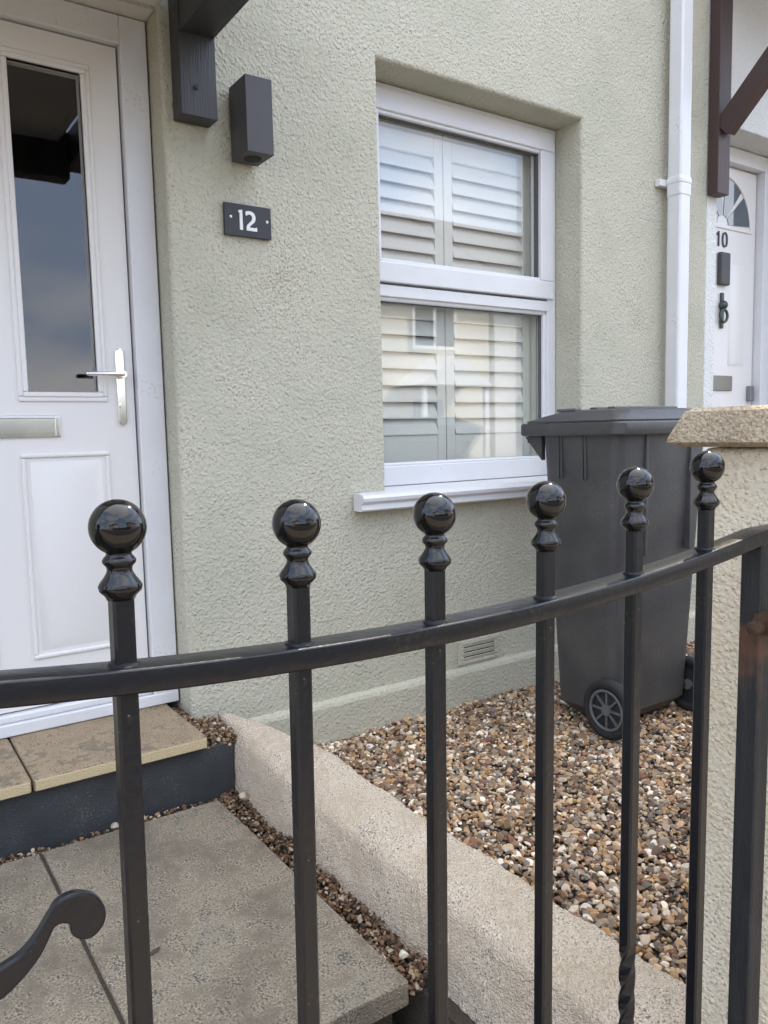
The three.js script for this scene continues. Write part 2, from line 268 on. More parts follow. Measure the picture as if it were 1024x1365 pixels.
// window
const win = group('window', house);
{
  const zf = -0.155, x0 = 1.697, x1 = 2.778, y0 = 0.868, y1 = 2.43;
  // outer frame, with a stepped profile
  const fr = [];
  fr.push(bx(x0, x1, y1 - 0.05, y1, zf - 0.07, zf, 0.004), bx(x0, x1, y0, 0.948, zf - 0.07, zf, 0.004));
  fr.push(bx(x0, x0 + 0.052, 0.948, y1 - 0.05, zf - 0.07, zf - 0.001, 0.004), bx(x1 - 0.052, x1, 0.948, y1 - 0.05, zf - 0.07, zf - 0.001, 0.004));
  mesh('frame', fr, M.upvc, win);
  mesh('transom', [bx(x0 + 0.05, x1 - 0.05, 1.622, 1.668, zf - 0.068, zf + 0.001, 0.004), bx(x0 + 0.05, x1 - 0.05, 1.606, 1.632, zf - 0.06, zf - 0.012, 0.008)], M.upvc, win);
  // beads of the fixed lower light
  const L = { a: x0 + 0.05, b: x1 - 0.05, c: 0.946, d: 1.608 };
  mesh('glazing_bead', [bx(L.a, L.b, L.c, L.c + 0.014, zf - 0.04, zf - 0.006, 0.006), bx(L.a, L.a + 0.022, L.c, L.d, zf - 0.04, zf - 0.0065, 0.006), bx(L.b - 0.022, L.b, L.c, L.d, zf - 0.04, zf - 0.0065, 0.006)], M.upvc, win);
  mesh('pane', bx(L.a + 0.01, L.b - 0.01, L.c + 0.005, L.d + 0.01, zf - 0.042, zf - 0.0405), M.glass, win).userData.label = 'lower fixed window pane';
  mesh('inner_pane', bx(L.a + 0.01, L.b - 0.01, L.c + 0.005, L.d + 0.01, zf - 0.062, zf - 0.0605), M.glass, win);
  mesh('gasket', [bx(L.a + 0.02, L.b - 0.02, L.d - 0.004, L.d + 0.004, zf - 0.04, zf - 0.02), bx(L.b - 0.0245, L.b - 0.0215, L.c + 0.012, L.d, zf - 0.04, zf - 0.022)], M.gasket, win);
  // opening sash above
  const sash = group('sash', win), S = { a: x0 + 0.022, b: x1 - 0.022, c: 1.676, d: y1 - 0.022 }, w = 0.08, zs = zf + 0.012;
  const sb = [bx(S.a, S.b, S.d - w, S.d, zs - 0.07, zs, 0.006), bx(S.a, S.b, S.c, S.c + w, zs - 0.07, zs, 0.006), bx(S.a, S.a + w, S.c + w, S.d - w, zs - 0.07, zs - 0.001, 0.006), bx(S.b - w, S.b, S.c + w, S.d - w, zs - 0.07, zs - 0.001, 0.006)];
  const lip = 0.014; sb.push(bx(S.a + w - 0.002, S.b - w + 0.002, S.d - w - lip, S.d - w + 0.004, zs - 0.045, zs - 0.01, 0.006), bx(S.a + w - 0.002, S.b - w + 0.002, S.c + w - 0.004, S.c + w + lip, zs - 0.045, zs - 0.01, 0.006));
  mesh('sash_frame', sb, M.upvc, sash).name = 'sash_frame';
  mesh('sash_pane', bx(S.a + w - 0.006, S.b - w + 0.006, S.c + w, S.d - w, zs - 0.047, zs - 0.0455), M.glass, sash);
  mesh('sash_inner_pane', bx(S.a + w - 0.006, S.b - w + 0.006, S.c + w, S.d - w, zs - 0.067, zs - 0.0655), M.glass, sash);
  mesh('sash_gasket', [bx(S.a + w + 0.002, S.b - w - 0.002, S.d - w - lip - 0.004, S.d - w - lip + 0.001, zs - 0.045, zs - 0.025), bx(S.b - w - 0.0045, S.b - w - 0.0015, S.c + w + 0.01, S.d - w - 0.01, zs - 0.045, zs - 0.02)], M.gasket, sash);
  // sill board with a rounded nose
  const pf = [[-0.16, 0.866], [0.045, 0.862], [0.066, 0.857], [0.074, 0.846], [0.072, 0.834], [0.062, 0.827], [0.058, 0.822], [0.060, 0.812], [0.062, 0.803], [0.056, 0.797], [0.004, 0.797], [0.004, 0.845], [-0.16, 0.845]];
  // horn beyond the opening sits on the wall face
  const horn = [[0.003, 0.864], [0.045, 0.862], [0.066, 0.857], [0.074, 0.846], [0.072, 0.834], [0.062, 0.827], [0.058, 0.822], [0.060, 0.812], [0.062, 0.803], [0.056, 0.797], [0.003, 0.797]];
  const mk = (p, xa, xb) => metric(prism(p.map(q => [-q[0], q[1]]), xb - xa).rotateY(Math.PI / 2).translate(xa, 0, 0));
  mesh('sill', [mk(pf, 1.6975, 2.7775), mk(horn, 1.545, 1.697), mk(horn, 2.778, 2.93)], M.upvc, win);
}
// shutters: two tiers of two louvred panels inside the glass
function shutter(x0, x1, y0, y1, lab) {
  const z = -0.275, g = tag(group('window_shutter', null, [(x0 + x1) / 2, y0, z]), lab, 'shutter', 'louvred shutters behind the window'), w = (x1 - x0) / 2, h = y1 - y0, st = 0.047, t = 0.014;
  mesh('stile', bx(-w, -w + st, 0, h, -t, t, 0.003), M.shutter, g); mesh('stile', bx(w - st, w, 0, h, -t, t, 0.003), M.shutter, g);
  const rb = y0 < 1.3 ? 0.17 : 0.1, rt = 0.105;
  mesh('rail', bx(-w + st, w - st, 0, rb, -t + 0.001, t - 0.001, 0.003), M.shutter, g); mesh('rail', bx(-w + st, w - st, h - rt, h, -t + 0.001, t - 0.001, 0.003), M.shutter, g);
  const n = Math.round((h - rb - rt) / 0.0705), pitch = (h - rb - rt) / n;
  const lg = new THREE.CylinderGeometry(0.0385, 0.0385, 2 * (w - st) - 0.004, 20).rotateZ(Math.PI / 2).scale(1, 1, 0.16);
  for (let i = 0; i < n; i++) { const m = mesh('louvre', lg, M.shutter, g); m.position.set(0, rb + pitch * (i + 0.5), 0.002); m.rotation.x = -0.42 + R(-0.02, 0.02); }
}
shutter(1.70, 2.203, 0.90, 1.665, 'white louvred shutter behind the lower pane, on the house number side');
shutter(2.207, 2.72, 0.90, 1.665, 'white louvred shutter behind the lower pane, beside the wheelie bin');
shutter(1.70, 2.203, 1.67, 2.345, 'white louvred shutter behind the upper pane, on the house number side');
shutter(2.207, 2.72, 1.67, 2.345, 'white louvred shutter behind the upper pane, on the downpipe side');
tag(mesh('shutter_frame', [bx(2.722, 2.80, 0.88, 2.43, -0.30, -0.228, 0.003), bx(1.66, 1.697, 0.88, 2.43, -0.30, -0.235, 0.003), bx(1.70, 2.72, 2.35, 2.43, -0.30, -0.24, 0.003)], M.shutter), 'white shutter frame lining the inside of the window opening', 'frame');

// front door
const door = group('door', house);
{
  const zd = -0.128;
  mesh('frame', [bx(0.80, 0.884, 0.19, 2.386, -0.22, -0.100, 0.004), bx(-0.10, -0.006, 0.19, 2.386, -0.22, -0.100, 0.004), bx(-0.006, 0.80, 2.302, 2.386, -0.22, -0.1005, 0.004), bx(0.884, 0.898, 0.19, 2.386, -0.2, -0.14)], M.upvc, door);
  mesh('threshold', [bx(-0.10, 0.884, 0.186, 0.225, -0.22, -0.098, 0.005), bx(-0.006, 0.80, 0.225, 0.25, -0.22, -0.108, 0.008)], M.upvc, door);
  const gl = [[0.114, 0.319], [0.475, 0.68]], gy0 = 1.232, gy1 = 2.195;
  // leaf with two glazed openings
  const s = new THREE.Shape([[0.0, 0.255], [0.794, 0.255], [0.794, 2.297], [0.0, 2.297]].map(p => new THREE.Vector2(...p)));
  for (const [a, b] of gl) s.holes.push(new THREE.Path([[a, gy0], [a, gy1], [b, gy1], [b, gy0]].map(p => new THREE.Vector2(...p))));
  mesh('leaf', metric(new THREE.ExtrudeGeometry(s, { depth: 0.046, bevelEnabled: false }).translate(0, 0, zd - 0.046)), M.door, door);
  mesh('weather_seal', [bx(0.7945, 0.7995, 0.26, 2.30, -0.17, -0.140), bx(0, 0.794, 2.2975, 2.3015, -0.17, -0.140)], M.gasket, door);
  const ring = (a, b, c, d, w, z0, z1, r) => [bx(a - w, b + w, d, d + w, z0, z1, r), bx(a - w, b + w, c - w, c, z0, z1, r), bx(a - w, a, c, d, z0, z1 - 0.0006, r), bx(b, b + w, c, d, z0, z1 - 0.0006, r)];
  for (const [a, b] of gl) {
    mesh('glazing_moulding', [...ring(a, b, gy0, gy1, 0.016, zd - 0.02, zd + 0.010, 0.005), ...ring(a - 0.014, b + 0.014, gy0 - 0.014, gy1 + 0.014, 0.016, zd - 0.004, zd + 0.0065, 0.005)], M.door, door);
    mesh('pane', bx(a, b, gy0, gy1, zd - 0.022, zd - 0.018), M.glass, door);
    // raised and fielded lower panel
    const pa = a - 0.035, pb = b + 0.025, pc = 0.405, pd = 1.045;
    mesh('panel_moulding', ring(pa + 0.014, pb - 0.014, pc + 0.014, pd - 0.014, 0.014, zd - 0.004, zd + 0.0075, 0.006), M.door, door);
    const q = 0.026, e = 0.062, P0 = [[pa + q, pc + q], [pb - q, pc + q], [pb - q, pd - q], [pa + q, pd - q]], P1 = [[pa + e, pc + e], [pb - e, pc + e], [pb - e, pd - e], [pa + e, pd - e]];
    mesh('raised_panel', metric(skin([P0.map(p => [...p, zd - 0.003]), P0.map(p => [...p, zd + 0.0005]), P1.map(p => [...p, zd + 0.013])], false, true)), M.door, door);
  }
  // letterbox
  const lb = [bx(0.236, 0.56, 1.093, 1.161, zd - 0.002, zd + 0.007, 0.003)];
  mesh('letterbox', [...lb, bx(0.252, 0.544, 1.1505, 1.157, zd + 0.006, zd + 0.0105, 0.002), bx(0.544, 0.556, 1.097, 1.157, zd + 0.006, zd + 0.0105, 0.002), bx(0.252, 0.543, 1.104, 1.150, zd + 0.006, zd + 0.0085, 0.001), bx(0.37, 0.384, 1.096, 1.104, zd + 0.006, zd + 0.014, 0.002)], M.chrome, door);
  // lever handle on a long rounded backplate
  const pl = new THREE.Shape(); const hw = 0.0145, ya = 1.128, yb = 1.372; pl.absarc(0.752, yb - hw, hw, 0, Math.PI); pl.absarc(0.752, ya + hw, hw, Math.PI, 2 * Math.PI); pl.closePath();
  const pg = new THREE.ExtrudeGeometry(pl, { depth: 0.008, bevelEnabled: true, bevelThickness: 0.003, bevelSize: 0.003, bevelOffset: -0.003, bevelSegments: 2, curveSegments: 16 }).translate(0, 0, zd);
  const rose = new THREE.CylinderGeometry(0.011, 0.012, 0.036, 24).rotateX(Math.PI / 2).translate(0.752, 1.288, zd + 0.026);
  const lever = new THREE.CapsuleGeometry(0.0072, 0.106, 8, 20).rotateZ(Math.PI / 2).scale(1, 1, 0.9).translate(0.696, 1.288, zd + 0.044);
  const cyl = new THREE.CylinderGeometry(0.0085, 0.0085, 0.012, 20).rotateX(Math.PI / 2).translate(0.752, 1.19, zd + 0.011);
  mesh('handle', [pg, rose, lever, cyl], M.chrome, door);
}

// porch canopy over the door: wall posts, beams, boarded soffit, roof
const porch = tag(group('porch_canopy'), 'porch canopy over the white door on charcoal timber brackets', 'canopy');
{
  const bolt = new THREE.CylinderGeometry(0.007, 0.008, 0.006, 16).rotateX(Math.PI / 2);
  for (const x of [0.922, -0.25]) {
    const post = mesh('wall_post', bx(x, x + 0.117, 2.062, 2.75, 0.003, 0.076, 0.003), M.blackWood, porch);
    const b = mesh('bolt', bolt, M.blackWood, post); b.position.set(x + 0.050, 2.147, 0.0785);
    mesh('beam', bx(x + 0.004, x + 0.113, 2.30, 2.44, 0.0765, 1.12, 0.003), M.blackWood, porch);
  }
  mesh('front_beam', bx(-0.134, 0.926, 2.24, 2.44, 1.02, 1.12, 0.003), M.blackWood, porch);
  for (let i = 0; i < 12; i++) { const z0 = -0.118 + i * 0.095; mesh('soffit_board', bx(-0.132, i < 1 ? 0.886 : 0.886, 2.3925 - (i < 1 ? 0.003 : 0), 2.404, z0, z0 + 0.0925, 0.003), M.soffit, porch); }
  mesh('roof', bx(-0.35, 1.05, 2.80, 2.86, 0.005, 1.2, 0.004), M.roofTile, porch);
}

// wall lamp (unlit)
{
  const l = tag(group('wall_lamp', null, [1.1535, 1.968, 0]), 'charcoal box wall light beside the porch bracket', 'lamp');
  mesh('body', [bx(-0.0455, 0.0455, 0.0, 0.229, 0.012, 0.135, 0.0015)].map(g => g), M.charcoal, l);
  mesh('backplate', bx(-0.040, 0.040, 0.02, 0.21, 0.002, 0.0125), M.charcoal, l);
  mesh('lens', new THREE.CylinderGeometry(0.028, 0.028, 0.003, 28).translate(0, -0.0012, 0.074), M.dark, l);
}
// house number plaque
{
  const p = tag(group('house_number', null, [1.074, 1.737, 0]), 'dark slate house number plaque reading 12 on green wall', 'plaque');
  mesh('plate', bx(0, 0.166, 0, 0.102, 0.004, 0.016, 0.0012), M.slate, p);
  const one = prism([[0.050, 0.082], [0.047, 0.079], [0.049, 0.074], [0.052, 0.075], [0.0515, 0.020], [0.0625, 0.020], [0.062, 0.084], [0.058, 0.0835]], 0.0012);
  const two = prism([[0.0735, 0.080], [0.0735, 0.069], [0.0785, 0.067], [0.081, 0.0715], [0.091, 0.0715], [0.0955, 0.068], [0.0965, 0.061], [0.0945, 0.054], [0.078, 0.038], [0.0755, 0.031], [0.0755, 0.020], [0.113, 0.020], [0.1135, 0.0305], [0.111, 0.033], [0.1055, 0.0305], [0.0875, 0.0305], [0.0885, 0.035], [0.105, 0.049], [0.1085, 0.058], [0.1085, 0.067], [0.105, 0.076], [0.097, 0.0815], [0.087, 0.083], [0.080, 0.0825]], 0.0012);
  mesh('digit', one.translate(0, 0, 0.0162), M.white, p); mesh('digit', two.translate(0, 0, 0.0162), M.white, p);
  for (const [x, y] of [[0.021, 0.058], [0.151, 0.056]]) mesh('screw', new THREE.SphereGeometry(0.0048, 16, 8).scale(1, 1, 0.5).translate(x, y, 0.0165), M.white, p);
}
// air vent
{
  const v = tag(group('air_vent', null, [2.15, 0.165, 0]), 'painted louvred air vent low in the green wall beneath the window', 'vent');
  mesh('surround', [bx(-0.115, 0.115, 0.038, 0.05, 0.002, 0.008, 0.002), bx(-0.115, 0.115, -0.05, -0.038, 0.002, 0.008, 0.002), bx(-0.115, -0.085, -0.038, 0.038, 0.002, 0.0078, 0.002), bx(0.085, 0.115, -0.038, 0.038, 0.002, 0.0078, 0.002)], M.plinth, v);
  mesh('backing', bx(-0.1, 0.1, -0.038, 0.038, 0.0015, 0.003), M.dark, v);
  for (let i = 0; i < 4; i++) { const m = mesh('slat', new THREE.BoxGeometry(0.2, 0.0165, 0.003), M.plinth, v); m.geometry = metric(m.geometry); m.position.set(0, -0.03 + i * 0.0205, 0.0065); m.rotation.x = 0.3; }
}
// downpipe
{
  const d = tag(group('downpipe', null, [3.37, 0, 0]), 'white square downpipe on the green wall beside the neighbouring porch', 'downpipe');
  const sq = (w, t, y0, y1, off = 0.036) => bx(-w / 2, w / 2, y0, y1, off, off + t, 0.012);
  mesh('pipe', sq(0.082, 0.076, -0.1, 2.18), M.upvc, d); mesh('pipe', sq(0.082, 0.076, 2.19, 3.3), M.upvc, d); mesh('pipe', sq(0.082, 0.076, 3.2, 5.3), M.upvc, d);
  const socket = (y) => mesh('socket', bx(-0.0445, 0.0445, y - 0.1, y, 0.0335, 0.1145, 0.013), M.upvc, d);
  socket(2.262); socket(3.265);
  for (const y of [2.235, 3.9, 0.6]) {
    mesh('bracket', [bx(-0.047, 0.047, y - 0.018, y + 0.018, 0.031, 0.117, 0.013), bx(-0.085, 0.085, y - 0.016, y + 0.016, 0.002, 0.033, 0.003)], M.upvc, d);
  }
}

// ------------------------------------------------------------------ number 10 next door
const nb = tag(group('neighbouring_house'), 'white painted neighbouring house with recessed fanlight door numbered 10', 'house');
{
  const s = new THREE.Shape([[3.712, -0.4], [3.80, -0.4], [3.80, 2.62], [4.62, 2.62], [4.62, -0.4], [12, -0.4], [12, 5.3], [3.712, 5.3]].map(p => new THREE.Vector2(...p)));
  mesh('wall', metric(new THREE.ExtrudeGeometry(s, { depth: 0.29, bevelEnabled: true, bevelThickness: 0.006, bevelSize: 0.006, bevelOffset: -0.006, bevelSegments: 2 }).translate(0, 0, -0.299)), M.whiteRender, nb);
  mesh('roof', metric(prism([[-0.35, 5.22], [-0.35, 5.36], [4.2, 8.0], [8.6, 5.36], [8.6, 5.22]], 8.2).rotateY(Math.PI / 2).translate(3.72, 0, 0)), M.roofTile, nb);
  mesh('rear_wall', bx(3.72, 12, -0.4, 5.2, -8.3, -8.0), M.whiteRender, nb);
  const d = group('door', nb), zd = -0.22;
  mesh('frame', [bx(3.805, 3.855, 0.1, 2.615, -0.28, -0.17, 0.004), bx(4.525, 4.615, 0.1, 2.615, -0.28, -0.17, 0.004), bx(3.855, 4.525, 2.535, 2.615, -0.28, -0.171, 0.004)], M.upvc, d);
  mesh('leaf', bx(3.86, 4.518, 0.15, 2.528, zd - 0.05, zd, 0.003), M.door, d);
  // sunburst fanlight
  const cx = 4.185, cy = 2.205;
  for (let i = 0; i < 4; i++) {
    const a0 = i * Math.PI / 4 + 0.07, a1 = (i + 1) * Math.PI / 4 - 0.07, sh = new THREE.Shape(); const r0 = 0.055, r1 = 0.262;
    sh.absarc(cx, cy, r1, a0, a1, false); sh.absarc(cx, cy, r0, a1, a0, true); sh.closePath();
    mesh('fanlight_pane', new THREE.ExtrudeGeometry(sh, { depth: 0.003, bevelEnabled: false, curveSegments: 16 }).translate(0, 0, zd + 0.0012), phy({ color: lin(0.06, 0.08, 0.1), roughness: 0.05, clearcoat: 1 }), d);
  }
  const arc = new THREE.TorusGeometry(0.277, 0.012, 8, 40, Math.PI).scale(1, 1, 0.7).translate(cx, cy, zd + 0.002);
  mesh('fanlight_moulding', [arc, bx(cx - 0.29, cx + 0.29, cy - 0.02, cy + 0.003, zd - 0.002, zd + 0.008, 0.004)], M.door, d);
  for (const [a, b, y0, y1] of [[cx - 0.24, cx - 0.03, 0.35, 1.2], [cx + 0.03, cx + 0.24, 0.35, 1.2], [cx - 0.24, cx - 0.075, 1.42, 2.0], [cx + 0.075, cx + 0.24, 1.42, 2.0]])
    mesh('panel', skin([[[a, y0, zd - 0.001], [b, y0, zd - 0.001], [b, y1, zd - 0.001], [a, y1, zd - 0.001]], [[a + 0.02, y0 + 0.02, zd + 0.008], [b - 0.02, y0 + 0.02, zd + 0.008], [b - 0.02, y1 - 0.02, zd + 0.008], [a + 0.02, y1 - 0.02, zd + 0.008]]], false, true), M.door, d);
  const font = await new FontLoader().loadAsync('fonts/droid/droid_sans_regular.typeface.json');
  const tg = new TextGeometry('10', { font, size: 0.082, depth: 0.006, curveSegments: 6 }); tg.computeBoundingBox(); tg.translate(-tg.boundingBox.max.x / 2 + cx - 0.012, 2.085, zd + 0.001);
  mesh('number', tg, M.charcoal, d);
  mesh('knocker_plate', bx(cx - 0.045, cx + 0.045, 1.87, 2.05, zd, zd + 0.03, 0.008), M.charcoal, d);
  mesh('knocker', [bx(cx - 0.012, cx + 0.012, 1.63, 1.83, zd, zd + 0.016, 0.006), new THREE.TorusGeometry(0.034, 0.008, 10, 24).translate(cx, 1.70, zd + 0.022), new THREE.SphereGeometry(0.026, 16, 12).translate(cx, 1.76, zd + 0.016)], std({ color: lin(0.08, 0.1, 0.09), roughness: 0.45, metalness: 0.6 }), d);
  mesh('letter_plate', bx(cx - 0.115, cx + 0.115, 1.28, 1.365, zd, zd + 0.012, 0.004), std({ color: lin(0.2, 0.19, 0.17), roughness: 0.35, metalness: 0.7 }), d);
  mesh('latch', bx(4.46, 4.50, 1.22, 1.31, zd, zd + 0.03, 0.006), std({ color: lin(0.25, 0.25, 0.26), roughness: 0.35, metalness: 0.7 }), d);
  const np = tag(group('porch_bracket'), 'dark brown timber porch bracket with diagonal brace beside the downpipe', 'bracket');
  mesh('wall_post', bx(3.70, 3.80, 2.24, 3.6, 0.003, 0.062, 0.003), M.brownWood, np);
  mesh('beam', bx(3.705, 3.795, 3.3, 3.42, 0.062, 1.0, 0.003), M.brownWood, np);
  const br = mesh('brace', bx(-0.04, 0.04, 0, 1.06, -0.045, 0.045, 0.003), M.brownWood, np); br.position.set(3.75, 2.55, 0.06); br.rotation.x = 0.80;
  tag(mesh('porch_roof', bx(3.66, 4.9, 3.425, 3.50, 0.005, 1.1, 0.004), M.brownWood), 'dark brown flat porch roof of the neighbouring house', 'roof');
}

// ------------------------------------------------------------------ kerb wall between path and gravel
{
  const prof = (t) => {                                   // t: 0 at the house, 1 at the gate
    const xr = lerp(1.0, 1.118, smooth(t, 0, 0.28)), top = lerp(0.178, 0.148, smooth(t, 0, 0.5)), xl = lerp(0.932, 0.938, t);
    return [[xl - 0.012, -0.25], [xl, -0.02], [xl + 0.012, top - 0.07], [xl + 0.022, top - 0.035], [lerp(xl, xr, 0.32), top - 0.011], [lerp(xl, xr, 0.6), top], [xr - 0.022, top - 0.001], [xr - 0.006, top - 0.010], [xr, top - 0.03], [xr + 0.004, -0.25]];
  };
  const nz = 460, nu = 150, pos = [], uv = [], idx = [];
  for (let j = 0; j <= nz; j++) {
    const t = j / nz, z = 0.034 + t * 1.85, c = new THREE.CatmullRomCurve3(prof(t).map(p => new THREE.Vector3(p[0], p[1], 0)), false, 'centripetal'), len = c.getLength();
    const ps = c.getSpacedPoints(nu);
    ps.forEach((p, i) => {
      const s = i / nu * len, lump = pn(s * 75, z * 75, 4096, 204), l2 = pn(s * 150, z * 150, 4096, 206), nn = 0.012 * fbm(s / 2, z / 2, 12, 3, 200) + 0.0024 * lump + 0.0016 * l2 + 0.0018 * Math.max(0, pn(s * 110 + 9, z * 110, 4096, 209));
      const a = ps[Math.max(0, i - 1)], b = ps[Math.min(nu, i + 1)], n = new THREE.Vector2(-(b.y - a.y), b.x - a.x).normalize();
      const endr = 0.02 * smooth(0.04 - t, 0, 0.04);
      pos.push(p.x + n.x * (nn - endr), p.y + n.y * (nn - endr), z); uv.push(s, z);
    });
  }
  for (let j = 0; j < nz; j++) for (let i = 0; i < nu; i++) { const a = j * (nu + 1) + i, b = a + 1, c = a + nu + 1, d = c + 1; idx.push(a, b, d, a, d, c); }
  const c0 = pos.length / 3; pos.push(0.99, -0.1, 0.034); uv.push(0.3, 0); for (let i = 0; i < nu; i++) idx.push(c0, i + 1, i);
  const g = new THREE.BufferGeometry(); g.setAttribute('position', new THREE.Float32BufferAttribute(pos, 3)); g.setAttribute('uv', new THREE.Float32BufferAttribute(uv, 2)); g.setIndex(idx); g.computeVertexNormals();
  M.kerb.side = THREE.DoubleSide;
  tag(mesh('kerb_wall', g, M.kerb), 'low rounded off white rendered kerb between the path and the gravel', 'kerb');
}

// ------------------------------------------------------------------ gravel
function stoneGeo(seed, flat) {
  const g = new THREE.IcosahedronGeometry(1, 2), p = g.attributes.position, r = rng(seed), k = [...Array(9)].map(() => new THREE.Vector3(r() - 0.5, r() - 0.5, r() - 0.5).normalize()), m = k.map(() => 0.42 + 0.4 * r());
  for (let i = 0; i < p.count; i++) { const v = new THREE.Vector3().fromBufferAttribute(p, i); k.forEach((n, j) => { const d = v.dot(n); if (d > m[j]) v.addScaledVector(n, (m[j] - d) * 0.95); }); p.setXYZ(i, v.x * 1.2, v.y * flat, v.z * 0.95); }
  g.computeVertexNormals(); return toCreasedNormals(g, 0.28);
}
const pebbleHex = [0x9a7f64, 0xb8997a, 0x75604e, 0x8a7d70, 0xd8c8b2, 0x574a3e, 0xaa8763, 0x7d5846, 0xc6b5a0, 0x9c7d5e, 0x736c64, 0xe4d8c8, 0xa38058, 0x846e58, 0xb09a7e, 0x665446, 0xa0907f, 0x7b634c, 0xc0a27c];
const stoneVariants = [stoneGeo(3, 0.62), stoneGeo(8, 0.75), stoneGeo(21, 0.55)];
const stoneMat = std({ color: 0xffffff, roughness: 0.75 });
function scatter(name, spots, parentLabel, hexes = pebbleHex) {
  const g = group(name); g.userData.kind = 'stuff'; g.userData.label = parentLabel;
  const m4 = new THREE.Matrix4(), q = new THREE.Quaternion(), e = new THREE.Euler(), col = new THREE.Color();
  stoneVariants.forEach((geo, k) => {
    const mine = spots.filter((_, i) => i % 3 === k), im = new THREE.InstancedMesh(geo, stoneMat, mine.length);
    im.name = numbered(name === 'gravel' ? 'gravel_stones' : 'litter_stones'); im.castShadow = im.receiveShadow = true; im.userData.kind = 'stuff';
    mine.forEach((s, i) => {
      e.set(R(-0.5, 0.5), R(0, 6.28), R(-0.5, 0.5)); q.setFromEuler(e); const sc = s[3];
      m4.compose(new THREE.Vector3(s[0], s[1], s[2]), q, new THREE.Vector3(sc * R(0.8, 1.25), sc * R(0.8, 1.2), sc * R(0.8, 1.2))); im.setMatrixAt(i, m4);
      col.setHex(hexes[Math.floor(rnd() * hexes.length)]); const b = R(0.85, 1.4); col.multiplyScalar(b); im.setColorAt(i, col);
    });
    g.add(im);
  });
  return g;
}
{
  const spots = [], d = 0.0128;
  for (let z = 0.03; z < 1.93; z += d) for (let x = 1.08; x < 3.7; x += d) {
    if (z > 1.88 && x > 0.86) continue;
    const dens = 1; if (rnd() > dens) continue;
    const px = x + R(-0.006, 0.006), pz = z + R(-0.006, 0.006), hump = 0.010 * pn(px * 5, pz * 5, 64, 300) + 0.006 * pn(px * 17, pz * 17, 128, 301);
    const sz = 0.0050 + 0.0095 * Math.pow(rnd(), 1.7) + (rnd() < 0.03 ? 0.006 : 0);
    spots.push([px, -0.052 + hump + R(-0.004, 0.006), pz, sz]);
  }
  scatter('gravel', spots, 'mixed brown and cream gravel filling the bed under the window');
  const lit = [];
  for (let i = 0; i < 2600; i++) { const z = R(0.24, 1.26), x = R(0.852, 0.945); lit.push([x, -0.05 + R(0, 0.03) + 0.012 * pn(x * 20, z * 8, 64, 310), z, R(0.003, 0.0075)]); }
  for (let i = 0; i < 1500; i++) { const x = R(-0.2, 0.93), z = R(0.237, 0.304); lit.push([x, -0.045 + R(0, 0.025) + 0.012 * pn(x * 9, z * 9, 64, 311), z, R(0.003, 0.0068)]); }
  for (let i = 0; i < 1300; i++) { const z = R(-0.12, 0.232), x = R(0.846, z < 0.03 ? 0.885 : 0.95); lit.push([x, 0.135 + R(0, 0.024) - 0.15 * Math.max(0, z - 0.2), z, R(0.003, 0.0085)]); }
  scatter('gravel_litter', lit, 'fine brown grit and leaf crumbs in the gaps around the slabs', [0x5a4432, 0x6b5039, 0x4a3a2d, 0x7a6248, 0x3d3128, 0x8d7a62, 0x6d4a30, 0xa39480]);
}
// loose pebbles lying on the path edge
for (const [x, y, z, s, c, lab] of [[0.62, 0.004, 0.285, 0.017, 0xb8a98e, 'pale pebble lying against the dark riser at the path edge'], [0.55, 0.002, 0.285, 0.013, 0xa89a86, 'small grey pebble beside the pale one at the dark riser'], [0.915, 0.006, 0.34, 0.013, 0xc8b8a2, 'cream pebble in the gap at the kerb, near the riser corner'], [0.885, 0.0, 1.205, 0.011, 0xd6cdb8, 'white pebble in the gap at the worn slab corner']]) {
  const m = mesh('pebble', stoneVariants[1], std({ color: c, roughness: 0.8 })); m.position.set(x, y, z); m.scale.setScalar(s); m.rotation.set(R(-0.3, 0.3), R(0, 6), R(-0.3, 0.3)); tag(m, lab, 'pebble');
}
// dry leaf on the slab
{
  const s = new THREE.Shape(); s.moveTo(-0.017, 0); s.quadraticCurveTo(-0.004, 0.011, 0.017, 0.002); s.quadraticCurveTo(0.002, -0.009, -0.017, 0);
  const g = new THREE.ExtrudeGeometry(s, { depth: 0.0012, bevelEnabled: false, curveSegments: 10 }).rotateX(-Math.PI / 2), p = g.attributes.position;
  for (let i = 0; i < p.count; i++) p.setY(i, p.getY(i) + 6 * p.getZ(i) ** 2 * 8 + 4 * p.getX(i) ** 2);
  g.computeVertexNormals(); const m = mesh('dry_leaf', g, std({ color: lin(0.07, 0.045, 0.025), roughness: 0.9 })); m.position.set(0.464, 0.002, 0.89); m.rotation.y = 0.4; tag(m, 'small curled brown leaf lying on the concrete slab', 'leaf');
}

// ------------------------------------------------------------------ garden wall at the street, with coping
{
  const w = tag(group('garden_wall'), 'cream roughcast garden wall with concrete coping beside the gate', 'wall');
  const s = metric(new RoundedBoxGeometry(3.2, 1.250, 0.24, 2, 0.008).translate(0.885 + 1.6, GROUND + 1.250 / 2, 1.88 + 0.12));
  mesh('render', s, M.cream, w);
  for (let i = 0; i < 5; i++) {
    const x0 = 0.852 + i * 0.66, a = 0.656, y = GROUND + 1.2515, ring = (in0, in1, yy) => [[x0 + (i ? 0 : in0), yy, 1.852 + in1], [x0 + (i ? 0 : in0), yy, 2.165 - in1], [x0 + a, yy, 2.165 - in1], [x0 + a, yy, 1.852 + in1]];
    mesh('coping_stone', metric(skin([ring(0.012, 0.012, y), ring(0, 0, y + 0.006), ring(0.001, 0.001, y + 0.012), ring(0.010, 0.018, y + 0.043), ring(0.018, 0.028, y + 0.048)].map(r => r.slice().reverse()), true, true)), M.coping, w);
  }
}

